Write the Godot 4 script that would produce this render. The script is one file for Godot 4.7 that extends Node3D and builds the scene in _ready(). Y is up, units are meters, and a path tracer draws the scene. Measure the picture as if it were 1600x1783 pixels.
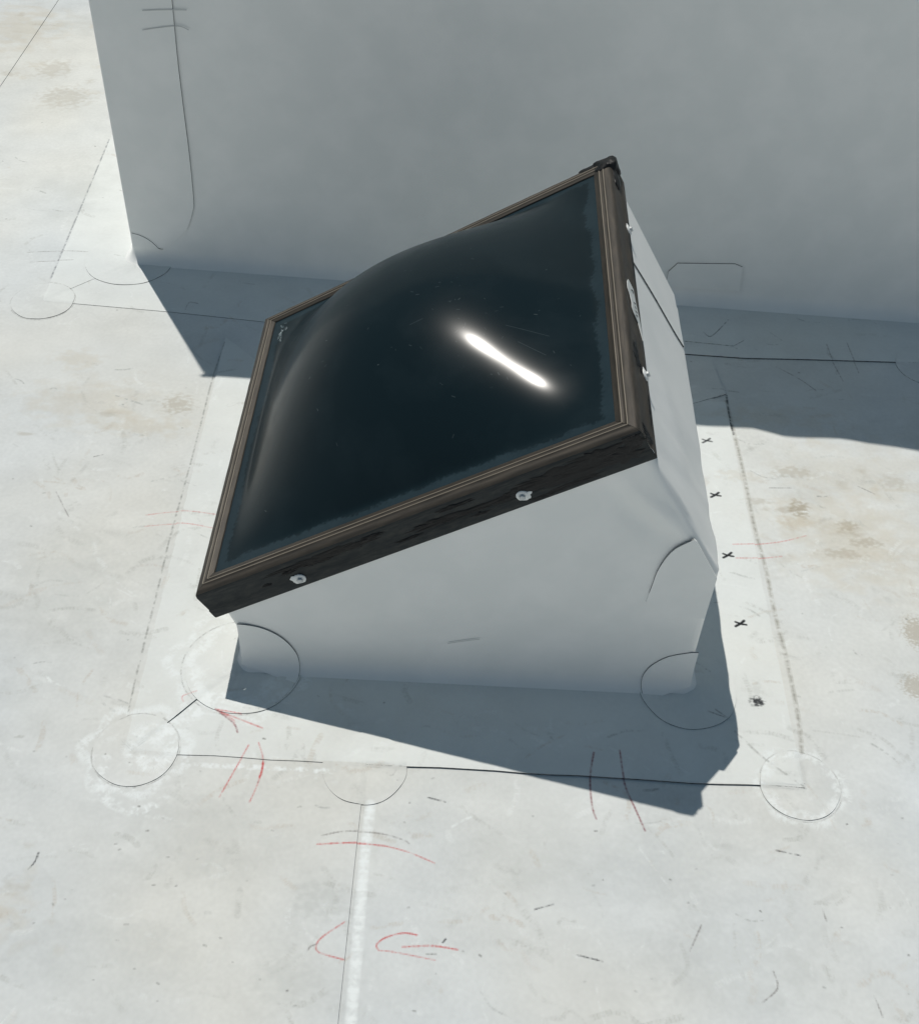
extends Node3D
# A tilted dome skylight on a membrane-wrapped curb, on a white roof, in front of a tall membrane-clad box.
# Axes: x along the front of the curb, z towards the viewer, y up; metres.

const TEX := 2048
const AREA := 3.6
const AREA_X := -1.8
const AREA_Z := -4.2
# frame plane
const TILT := 0.5404
const FW := 0.818
const FD := 0.800
const FH := 0.0666
const F_LEFT := Vector3(-0.4114, 0.1317, -1.340)   # bottom outer edge, front left
# curb
const CURB_F := -1.340
const CURB_B := -2.115
const COVE := 0.032

var M := {}
var px: PackedByteArray
var speckle := FastNoiseLite.new()
var soft := FastNoiseLite.new()
var rng := RandomNumberGenerator.new()
var laid: Array = []
var U := Vector3(cos(TILT), sin(TILT), 0)
var N := Vector3(-sin(TILT), cos(TILT), 0)


func _ready() -> void:
	# ---------------------------------------------------------------- camera
	var cam := Camera3D.new()
	cam.name = "camera"
	var pitch := 0.7815
	var roll := 0.05
	var fwd := Vector3(0, -sin(pitch), -cos(pitch))
	var up := Vector3(0, cos(pitch), -sin(pitch))
	var right := Vector3(1, 0, 0)
	var r2 := right * cos(roll) + up * sin(roll)
	var u2 := up * cos(roll) - right * sin(roll)
	cam.transform = Transform3D(Basis(r2, u2, -fwd), Vector3(0, 1.75, 0))
	cam.fov = 45.94
	cam.near = 0.05
	cam.far = 300.0
	add_child(cam)
	cam.current = true
	# ---------------------------------------------------------------- sky, sun, exposure
	var env := Environment.new()
	env.background_mode = Environment.BG_SKY
	var sm := ProceduralSkyMaterial.new()
	sm.sky_top_color = Color(0.245, 0.378, 0.485)
	sm.sky_horizon_color = Color(0.94, 0.94, 0.925)
	sm.sky_curve = 0.17
	sm.ground_bottom_color = Color(0.42, 0.43, 0.43)
	sm.ground_horizon_color = Color(0.60, 0.64, 0.64)
	sm.sun_angle_max = 12.0
	sm.sun_curve = 0.08
	var sky := Sky.new()
	sky.sky_material = sm
	env.sky = sky
	env.background_energy_multiplier = 0.73
	env.tonemap_mode = Environment.TONE_MAPPER_LINEAR
	env.tonemap_exposure = 0.96
	env.sdfgi_enabled = true
	env.ssao_enabled = true
	env.ssil_enabled = true
	var we := WorldEnvironment.new()
	we.name = "world_environment"
	we.environment = env
	add_child(we)
	var sun := DirectionalLight3D.new()
	sun.name = "sun"
	sun.light_energy = 1.0
	sun.light_color = Color(1.0, 0.98, 0.95)
	sun.light_angular_distance = 0.53
	sun.shadow_enabled = true
	var to_sun := Vector3(-0.2261, 0.8922, -0.3910)
	sun.look_at_from_position(to_sun * 20.0, Vector3.ZERO, Vector3.UP)
	add_child(sun)

	rng.seed = 4711
	speckle.seed = 5
	speckle.noise_type = FastNoiseLite.TYPE_SIMPLEX_SMOOTH
	speckle.frequency = 1.0
	speckle.fractal_octaves = 3
	soft.seed = 11
	soft.noise_type = FastNoiseLite.TYPE_SIMPLEX_SMOOTH
	soft.frequency = 1.0
	soft.fractal_octaves = 2
	make_materials()
	build_roof()
	build_box()
	build_curb()
	build_skylight()


# ==================================================================== helpers
func obj(called: String, mesh: Mesh, parent: Node, mat: Material = null) -> MeshInstance3D:
	var o := MeshInstance3D.new()
	o.name = called
	o.mesh = mesh
	if mat:
		o.material_override = mat
	o.cast_shadow = GeometryInstance3D.SHADOW_CASTING_SETTING_ON
	parent.add_child(o, true)
	return o


func tag(o: Node, label: String, category: String) -> void:
	o.set_meta("label", label)
	o.set_meta("category", category)


func grid(ni: int, nj: int, f: Callable, wrap_i := false, uvs := 1.0) -> ArrayMesh:
	# smooth surface through f(i, j); with wrap_i column ni is column 0 again
	var st := SurfaceTool.new()
	st.begin(Mesh.PRIMITIVE_TRIANGLES)
	st.set_smooth_group(0)
	for j in nj + 1:
		for i in ni + (0 if wrap_i else 1):
			st.set_uv(Vector2(float(i) / ni, float(j) / nj) * uvs)
			st.add_vertex(f.call(i, j))
	var w := ni if wrap_i else ni + 1
	for j in nj:
		for i in ni:
			var a := j * w + i
			var b := j * w + (i + 1) % w
			var c := a + w
			var d := b + w
			for k in [a, c, b, b, c, d]:
				st.add_index(k)
	st.generate_normals()
	return st.commit()


func flat_top(mesh: ArrayMesh, poly: PackedVector2Array, at: Callable, mat: Material, uv: Callable) -> void:
	var tri := Geometry2D.triangulate_polygon(poly)
	if tri.is_empty():
		return
	var st := SurfaceTool.new()
	st.begin(Mesh.PRIMITIVE_TRIANGLES)
	st.set_smooth_group(-1)
	st.set_material(mat)
	for k in range(0, tri.size(), 3):
		var q: Array = [poly[tri[k]], poly[tri[k + 1]], poly[tri[k + 2]]]
		if (q[1] - q[0]).cross(q[2] - q[0]) < 0:
			q.reverse()
		for p in q:
			st.set_uv(uv.call(p))
			st.add_vertex(at.call(p, 1.0))
	st.generate_normals()
	st.commit(mesh)


func rim(mesh: ArrayMesh, poly: PackedVector2Array, at: Callable, mat: Material, from := 0, to := 9999) -> void:
	# the cut edge round a sheet
	var st := SurfaceTool.new()
	st.begin(Mesh.PRIMITIVE_TRIANGLES)
	st.set_smooth_group(-1)
	st.set_material(mat)
	var n := poly.size()
	var run := 0.0
	for k in range(from, mini(to, n)):
		var a := poly[k]
		var b := poly[(k + 1) % n]
		var l := (b - a).length()
		var ta: Vector3 = at.call(a, 1.0)
		var tb: Vector3 = at.call(b, 1.0)
		var ba: Vector3 = at.call(a, 0.0)
		var bb: Vector3 = at.call(b, 0.0)
		var uv := [Vector2(run, 0), Vector2(run + l, 0), Vector2(run, 1), Vector2(run + l, 1)]
		var vs := [ta, tb, ba, bb]
		for i in [0, 2, 1, 1, 2, 3]:
			st.set_uv(uv[i])
			st.add_vertex(vs[i])
		run += l
	st.generate_normals()
	st.commit(mesh)


func roof_uv(p: Vector2) -> Vector2:
	return Vector2((p.x - AREA_X) / AREA, (p.y - AREA_Z) / AREA)


func roof_sheet(called: String, poly: PackedVector2Array, low: float, top: float, parent: Node, edge: Material, face: Material = null) -> MeshInstance3D:
	# a sheet of membrane lying on the roof; poly is in (x, z)
	var mesh := ArrayMesh.new()
	var at := func(p: Vector2, t: float) -> Vector3: return Vector3(p.x, lerpf(low, top, t), p.y)
	var rect := PackedVector2Array([Vector2(AREA_X, AREA_Z), Vector2(AREA_X + AREA, AREA_Z), Vector2(AREA_X + AREA, AREA_Z + AREA), Vector2(AREA_X, AREA_Z + AREA)])
	for q in Geometry2D.intersect_polygons(poly, rect):
		flat_top(mesh, q, at, face if face else M.roof_main, roof_uv)
	for q in Geometry2D.clip_polygons(poly, rect):
		flat_top(mesh, q, at, M.roof_tile, roof_uv)
	rim(mesh, poly, at, edge)
	laid.append([poly, top])
	return obj(called, mesh, parent)


func bed(p: Vector2) -> float:
	# height of what lies under a patch, softened as a sheet that drapes over steps
	var sum := 0.0
	for k in 9:
		var q := p + (Vector2.ZERO if k == 0 else Vector2.from_angle(k * TAU / 8.0) * 0.0045)
		var h := 0.0
		for l in laid:
			if l[1] > h and Geometry2D.is_point_in_polygon(q, l[0]):
				h = l[1]
		sum += h
	return sum / 9.0


func draped_disc(called: String, c: Vector2, r: float, parent: Node, face: Material, edge: Material, a0 := 0.0, a1 := TAU) -> MeshInstance3D:
	var na := 96
	var nr := 22
	var f := func(i: int, j: int) -> Vector3:
		var a := lerpf(a0, a1, float(i) / na)
		var q := r * (1.0 - float(j) / nr) * (1.0 + 0.03 * soft.get_noise_2d(cos(a) * 0.8 + c.x * 31.0, sin(a) * 0.8 + c.y * 17.0))
		var p := c + Vector2(cos(a), sin(a)) * q
		return Vector3(p.x, bed(p) + 0.0013 + 0.0006 * speckle.get_noise_2d(p.x * 26.0, p.y * 26.0), p.y)
	var base := grid(na, nr, f)
	var arr := base.surface_get_arrays(0)
	var vs: PackedVector3Array = arr[Mesh.ARRAY_VERTEX]
	var uv := PackedVector2Array()
	for v in vs:
		uv.append(roof_uv(Vector2(v.x, v.z)))
	arr[Mesh.ARRAY_TEX_UV] = uv
	var mesh := ArrayMesh.new()
	mesh.add_surface_from_arrays(Mesh.PRIMITIVE_TRIANGLES, arr)
	mesh.surface_set_material(0, face)
	var g := func(i: int, j: int) -> Vector3:
		var p: Vector3 = f.call(i, 0)
		return p - Vector3(0, 0.0015 * j, 0)
	mesh.add_surface_from_arrays(Mesh.PRIMITIVE_TRIANGLES, grid(na, 1, g, false, 0.45).surface_get_arrays(0))
	mesh.surface_set_material(1, edge)
	return obj(called, mesh, parent)


func circle(c: Vector2, r: float, a0 := 0.0, a1 := TAU, n := 56, uneven := 0.025) -> PackedVector2Array:
	var out := PackedVector2Array()
	for k in n:
		var a := lerpf(a0, a1, float(k) / n)
		out.append(c + Vector2(cos(a), sin(a)) * r * (1.0 + uneven * soft.get_noise_2d(cos(a) * 0.7 + c.x * 31.0, sin(a) * 0.7 + c.y * 17.0)))
	return out


# a plane sheet stuck on a wall: o + x*ex + y*ey, thickness along n
func wall_sheet(called: String, poly: PackedVector2Array, o: Vector3, ex: Vector3, ey: Vector3, low: float, top: float, parent: Node, mat: Material, edge: Material, cut_from := 0, cut_to := 9999) -> MeshInstance3D:
	var n := ex.cross(ey).normalized()
	var mesh := ArrayMesh.new()
	var at := func(p: Vector2, t: float) -> Vector3: return o + ex * p.x + ey * p.y + n * lerpf(low, top, t)
	var uv := func(p: Vector2) -> Vector2: return p
	flat_top(mesh, poly, at, mat, uv)
	rim(mesh, poly, at, edge, cut_from, cut_to)
	if cut_from > 0:
		rim(mesh, poly, at, mat, 0, cut_from)
	if cut_to < poly.size():
		rim(mesh, poly, at, mat, cut_to)
	return obj(called, mesh, parent)


func wall_line(called: String, pts: Array, width: float, o: Vector3, ex: Vector3, ey: Vector3, off: float, parent: Node, mat: Material) -> void:
	# a pencil line drawn on a wall
	var n := ex.cross(ey).normalized()
	var st := SurfaceTool.new()
	st.begin(Mesh.PRIMITIVE_TRIANGLES)
	var line := smooth_line(pts, 8)
	for k in line.size() - 1:
		var a: Vector2 = line[k]
		var b: Vector2 = line[k + 1]
		var s := (b - a).normalized().orthogonal() * width * 0.5
		var q := [a - s, b - s, a + s, b + s]
		for i in [0, 1, 2, 2, 1, 3]:
			st.add_vertex(o + ex * q[i].x + ey * q[i].y + n * off)
	st.generate_normals()
	obj(called, st.commit(), parent, mat)


func smooth_line(pts: Array, steps: int) -> Array:
	var out: Array = []
	for k in pts.size() - 1:
		var p0: Vector2 = pts[maxi(k - 1, 0)]
		var p1: Vector2 = pts[k]
		var p2: Vector2 = pts[k + 1]
		var p3: Vector2 = pts[mini(k + 2, pts.size() - 1)]
		for s in steps:
			out.append(p1.cubic_interpolate(p2, p0, p3, float(s) / steps))
	out.append(pts[pts.size() - 1])
	return out


# ==================================================================== materials
func std(c: Color, rough: float, spec := 0.5) -> StandardMaterial3D:
	var m := StandardMaterial3D.new()
	m.albedo_color = c
	m.roughness = rough
	m.metallic_specular = spec
	m.cull_mode = BaseMaterial3D.CULL_DISABLED
	return m


func noise_image(seed_: int, freq: float, octaves: int, size: int, gain := 0.5) -> Image:
	var n := FastNoiseLite.new()
	n.seed = seed_
	n.noise_type = FastNoiseLite.TYPE_SIMPLEX_SMOOTH
	n.frequency = freq
	n.fractal_octaves = octaves
	n.fractal_gain = gain
	var im := n.get_seamless_image(size, size)
	im.convert(Image.FORMAT_L8)
	return im


func ramp_texture(im: Image, a: Color, b: Color, lo := 0.25, hi := 0.75) -> ImageTexture:
	var d := im.get_data()
	var out := PackedByteArray()
	out.resize(d.size() * 3)
	for k in d.size():
		var t := clampf((d[k] / 255.0 - lo) / (hi - lo), 0, 1)
		out[k * 3] = int(lerpf(a.r, b.r, t) * 255)
		out[k * 3 + 1] = int(lerpf(a.g, b.g, t) * 255)
		out[k * 3 + 2] = int(lerpf(a.b, b.b, t) * 255)
	var r := Image.create_from_data(im.get_width(), im.get_height(), false, Image.FORMAT_RGB8, out)
	return ImageTexture.create_from_image(r)


func normal_texture(im: Image, strength: float) -> ImageTexture:
	var n: Image = im.duplicate()
	n.convert(Image.FORMAT_RGBA8)
	n.bump_map_to_normal_map(strength)
	return ImageTexture.create_from_image(n)


func make_materials() -> void:
	var roof := roof_images()
	var ripple := normal_texture(noise_image(77, 0.012, 4, 512, 0.45), 2.0)
	for k in 2:
		var m := std(Color.WHITE, 0.85, 0.2)
		m.albedo_texture = roof[k]
		m.normal_enabled = true
		m.normal_texture = ripple
		m.normal_scale = 0.25
		m.texture_repeat = true
		M["roof_main" if k == 0 else "roof_tile"] = m
		if k == 0:
			# heat-welded patches keep their gloss
			var g := m.duplicate()
			g.roughness = 0.6
			g.metallic_specular = 0.3
			g.normal_scale = 0.6
			M.roof_patch = g
	# clean membrane on the upright faces
	var wall := std(Color.WHITE, 0.48, 0.5)
	wall.albedo_texture = ramp_texture(noise_image(21, 0.011, 5, 512, 0.55), Color8(236, 239, 237), Color8(242, 244, 242))
	wall.normal_enabled = true
	wall.normal_texture = normal_texture(noise_image(78, 0.008, 3, 512, 0.4), 2.0)
	wall.normal_scale = 0.06
	wall.uv1_triplanar = true
	wall.uv1_world_triplanar = true
	wall.uv1_scale = Vector3(1.1, 1.1, 1.1)
	M.wall = wall
	# grey core that shows at a cut edge of the membrane
	var edge := std(Color.WHITE, 0.8, 0.3)
	edge.albedo_texture = ramp_texture(noise_image(31, 0.05, 4, 256), Color8(52, 54, 56), Color8(140, 142, 141), 0.3, 0.75)
	edge.uv1_scale = Vector3(7, 0.3, 1)
	M.edge = edge
	var pale := std(Color.WHITE, 0.7, 0.3)
	pale.albedo_texture = ramp_texture(noise_image(32, 0.04, 4, 256), Color8(96, 98, 98), Color8(205, 208, 206), 0.3, 0.7)
	pale.uv1_scale = Vector3(9, 0.3, 1)
	M.pale_edge = pale
	var mid_edge := edge.duplicate()
	mid_edge.albedo_texture = ramp_texture(noise_image(33, 0.05, 4, 256), Color8(96, 99, 100), Color8(178, 181, 180), 0.3, 0.75)
	M.mid_edge = mid_edge
	M.pencil = std(Color8(196, 199, 199), 0.9, 0.2)
	# weathered bronze aluminium
	var bronze := std(Color.WHITE, 0.55, 0.5)
	var streak := noise_image(41, 0.02, 5, 512, 0.6)
	bronze.albedo_texture = ramp_texture(streak, Color8(55, 52, 47), Color8(74, 68, 60), 0.15, 0.85)
	bronze.metallic = 0.35
	bronze.uv1_scale = Vector3(1.2, 1.2, 1)
	M.bronze = bronze
	M.worn = std(Color8(128, 121, 109), 0.5, 0.5)
	M.worn.metallic = 0.3
	# black bituminous coat brushed on the low and front sides, worn through in places
	var coat := std(Color.WHITE, 0.6, 0.4)
	coat.albedo_texture = ramp_texture(noise_image(42, 0.03, 5, 512, 0.6), Color8(30, 37, 40), Color8(54, 56, 54), 0.25, 0.85)
	coat.uv1_scale = Vector3(1.6, 3.0, 1)
	M.coat = coat
	var mastic := std(Color8(8, 10, 12), 0.45, 0.4)
	M.mastic = mastic
	M.zinc = std(Color8(196, 200, 200), 0.35, 0.5)
	M.zinc.metallic = 0.15
	M.washer = std(Color8(226, 229, 228), 0.5, 0.5)
	M.dark = std(Color8(30, 32, 33), 0.6, 0.4)
	M.white_film = std(Color8(212, 216, 214), 0.5, 0.5)
	M.dome = dome_material()


func dome_material() -> StandardMaterial3D:
	var s := 1024
	var film := noise_image(51, 0.006, 4, s, 0.5).get_data()
	var fine := noise_image(52, 0.07, 3, s, 0.5).get_data()
	px = PackedByteArray()
	px.resize(s * s * 3)
	var rough := PackedByteArray()
	rough.resize(s * s)
	for k in s * s:
		var t := clampf((film[k] - 96) / 110.0, 0, 1) * (0.7 + 0.3 * fine[k] / 255.0)
		# lighter, rougher blue-grey band on the flat margin, uneven towards the dome
		var e := maxf(absf(k % s - s * 0.5), absf(k / s - s * 0.5)) / (s * 0.5)
		var g := clampf((e - 0.938 + (fine[k] - 128) * 0.00012 + (film[k] - 128) * 0.0002) * 70.0, 0, 1) * (0.55 + 0.3 * film[k] / 255.0 + 0.15 * fine[k] / 255.0)
		px[k * 3] = int(lerpf(lerpf(22, 26, t), 41, g))
		px[k * 3 + 1] = int(lerpf(lerpf(35, 39, t), 56, g))
		px[k * 3 + 2] = int(lerpf(lerpf(40, 44, t), 63, g))
		rough[k] = int(lerpf(lerpf(72, 100, t), 120, g))
	# scratches and grit
	var lines := [[0.55, 0.28, 0.63, 0.24], [0.63, 0.24, 0.70, 0.245], [0.80, 0.66, 0.88, 0.69], [0.82, 0.71, 0.87, 0.75], [0.33, 0.30, 0.36, 0.33], [0.60, 0.63, 0.63, 0.62]]
	for l in lines:
		stroke([Vector2(l[0], l[1]) * s, Vector2(l[2], l[3]) * s], 1.3, Color8(118, 124, 126), 0.38, s)
	# dried white sealant in the low back corner
	for k in 16:
		var c := Vector2(0.022 + 0.03 * rng.randf(), 0.02 + 0.09 * rng.randf())
		stroke([c * s, (c + Vector2(rng.randfn(0, 0.006), rng.randf_range(0.004, 0.02))) * s], rng.randf_range(1.5, 5.0), Color8(176, 184, 186), rng.randf_range(0.2, 0.7), s)
	for k in 90:
		var c := Vector2(rng.randf_range(0.08, 0.92), rng.randf_range(0.08, 0.92))
		if k < 45:
			c = Vector2(rng.randfn(0.72, 0.10), rng.randfn(0.60, 0.11)).clamp(Vector2(0.06, 0.06), Vector2(0.94, 0.94))
		var d := Vector2.from_angle(rng.randf() * TAU) * rng.randf_range(0.001, 0.008)
		stroke([c * s, (c + d) * s], rng.randf_range(0.9, 1.8), Color8(126, 130, 130), rng.randf_range(0.2, 0.6), s)
	var m := std(Color.WHITE, 1.0, 0.12)
	m.albedo_texture = ImageTexture.create_from_image(Image.create_from_data(s, s, false, Image.FORMAT_RGB8, px))
	m.roughness_texture = ImageTexture.create_from_image(Image.create_from_data(s, s, false, Image.FORMAT_L8, rough))
	m.roughness_texture_channel = BaseMaterial3D.TEXTURE_CHANNEL_GRAYSCALE
	m.clearcoat_enabled = true
	m.clearcoat = 0.24
	m.clearcoat_roughness = 0.15
	return m


# -------------------------------------------------------------------- roof texture: dirt, stains, marker lines
func stroke(pts: Array, width: float, c: Color, alpha: float, size: int, ragged := 0.0) -> void:
	# pts in pixels; ragged breaks the line up with noise
	var cr := c.r * 255.0
	var cg := c.g * 255.0
	var cb := c.b * 255.0
	var reach := width * 0.5 + 1.0
	for k in pts.size() - 1:
		var a: Vector2 = pts[k]
		var b: Vector2 = pts[k + 1]
		var ab := b - a
		var len2 := maxf(ab.length_squared(), 1e-6)
		for y in range(maxi(int(minf(a.y, b.y) - reach), 0), mini(int(maxf(a.y, b.y) + reach) + 1, size - 1) + 1):
			for x in range(maxi(int(minf(a.x, b.x) - reach), 0), mini(int(maxf(a.x, b.x) + reach) + 1, size - 1) + 1):
				var p := Vector2(x, y)
				var t := (p - a).dot(ab) / len2
				if t >= 1.0 and k < pts.size() - 2 or t < 0.0 and k > 0:
					if t > 1.15 or t < -0.15:
						continue
				t = clampf(t, 0, 1)
				var d := (p - a - ab * t).length()
				var s := clampf(width * 0.5 + 0.5 - d, 0, 1) * alpha
				if width > 6.0:
					s *= 1.0 - pow(2.0 * d / (width + 1.0), 2.0)
				if s <= 0.0:
					continue
				if ragged > 0.0:
					s *= clampf(0.5 + ragged * (1.3 * soft.get_noise_2d(x * 0.05, y * 0.05) + 1.3 * speckle.get_noise_2d(x * 0.17, y * 0.17)) + (1.0 - ragged) * 0.5, 0, 1)
				var i := (y * size + x) * 3
				px[i] = int(px[i] + (cr - px[i]) * s)
				px[i + 1] = int(px[i + 1] + (cg - px[i + 1]) * s)
				px[i + 2] = int(px[i + 2] + (cb - px[i + 2]) * s)


func to_px(p: Vector2) -> Vector2:
	return roof_uv(p) * TEX


func mark(pts: Array, width_mm: float, c: Color, alpha: float, ragged := 0.0) -> void:
	var line: Array = []
	for p in smooth_line(pts, 7):
		line.append(to_px(p))
	stroke(line, width_mm * 0.001 / AREA * TEX, c, alpha, TEX, ragged)


func stain(at: Vector2, rx: float, rz: float, c: Color, alpha: float, grain := 22.0, hard := 1.6) -> void:
	# a patch of dirt with its own ragged outline
	var p0 := to_px(at - Vector2(rx, rz) * 1.3)
	var p1 := to_px(at + Vector2(rx, rz) * 1.3)
	for y in range(maxi(int(p0.y), 0), mini(int(p1.y), TEX - 1)):
		for x in range(maxi(int(p0.x), 0), mini(int(p1.x), TEX - 1)):
			var w := Vector2(AREA_X + x * AREA / TEX, AREA_Z + y * AREA / TEX)
			var d := (w - at) / Vector2(rx, rz)
			var e := 1.0 - d.length()
			var s := clampf((e + 0.75 * speckle.get_noise_2d(w.x * grain, w.y * grain * 1.5) - 0.12) * hard, 0, 1) * clampf(1.4 * (e + 0.32), 0, 1) * alpha
			if s <= 0.002:
				continue
			var i := (y * TEX + x) * 3
			px[i] = int(px[i] + (c.r * 255.0 - px[i]) * s)
			px[i + 1] = int(px[i + 1] + (c.g * 255.0 - px[i + 1]) * s)
			px[i + 2] = int(px[i + 2] + (c.b * 255.0 - px[i + 2]) * s)


func roof_images() -> Array:
	var coarse := noise_image(1, 0.011, 5, 512, 0.55)
	coarse.resize(TEX, TEX, Image.INTERPOLATE_CUBIC)
	var mid := noise_image(2, 0.028, 4, 1024, 0.6)
	mid.resize(TEX, TEX, Image.INTERPOLATE_CUBIC)
	var tone := noise_image(3, 0.008, 3, 512, 0.5)
	tone.resize(TEX, TEX, Image.INTERPOLATE_CUBIC)
	var brush := noise_image(4, 0.03, 4, 512, 0.62)
	brush.resize(TEX, TEX / 2, Image.INTERPOLATE_CUBIC)
	var twice := Image.create(TEX, TEX, false, Image.FORMAT_L8)
	twice.blit_rect(brush, Rect2i(0, 0, TEX, TEX / 2), Vector2i(0, 0))
	twice.blit_rect(brush, Rect2i(0, 0, TEX, TEX / 2), Vector2i(0, TEX / 2))
	var sand := noise_image(6, 0.35, 2, 1024, 0.7)
	sand.resize(TEX, TEX, Image.INTERPOLATE_BILINEAR)
	var s := sand.get_data()
	var c := twice.get_data()
	var a := coarse.get_data()
	var b := mid.get_data()
	var t := tone.get_data()
	px = PackedByteArray()
	px.resize(TEX * TEX * 3)
	for k in TEX * TEX:
		# grey film in patches, with brushed-out fine breaks
		var g: float = clampf((a[k] - 84) / 90.0, 0, 1)
		var f: float = b[k] / 255.0
		var h: float = c[k] / 255.0
		var v: float = 225.0 + (s[k] - 128) * 0.045 - 5.0 * g * (0.3 + 0.7 * h) - 9.0 * f - 7.0 * h
		var w: float = clampf((t[k] - 128) / 80.0, -1, 1) * 2.5
		px[k * 3] = int(v - 0.6 + w)
		px[k * 3 + 1] = int(v + 2.4 + w * 0.2)
		px[k * 3 + 2] = int(v + 0.2 - w * 1.1)
	var tile := ImageTexture.create_from_image(Image.create_from_data(TEX, TEX, false, Image.FORMAT_RGB8, px))
	draw_roof_marks()
	var main := ImageTexture.create_from_image(Image.create_from_data(TEX, TEX, false, Image.FORMAT_RGB8, px))
	return [main, tile]


func brighten(poly: PackedVector2Array, c: Color, alpha: float) -> void:
	# newer, cleaner sheet inside poly
	var lo := poly[0]
	var hi := poly[0]
	for p in poly:
		lo = lo.min(p)
		hi = hi.max(p)
	var p0 := to_px(lo)
	var p1 := to_px(hi)
	for y in range(maxi(int(p0.y), 0), mini(int(p1.y) + 1, TEX)):
		for x in range(maxi(int(p0.x), 0), mini(int(p1.x) + 1, TEX)):
			var w := Vector2(AREA_X + (x + 0.5) * AREA / TEX, AREA_Z + (y + 0.5) * AREA / TEX)
			if not Geometry2D.is_point_in_polygon(w, poly):
				continue
			var s := alpha * (0.85 + 0.3 * soft.get_noise_2d(w.x * 9.0, w.y * 9.0))
			var i := (y * TEX + x) * 3
			px[i] = int(px[i] + (c.r * 255.0 - px[i]) * s)
			px[i + 1] = int(px[i + 1] + (c.g * 255.0 - px[i + 1]) * s)
			px[i + 2] = int(px[i + 2] + (c.b * 255.0 - px[i + 2]) * s)


func V(x: float, y: float) -> Vector2:
	return Vector2(x, y)


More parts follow.
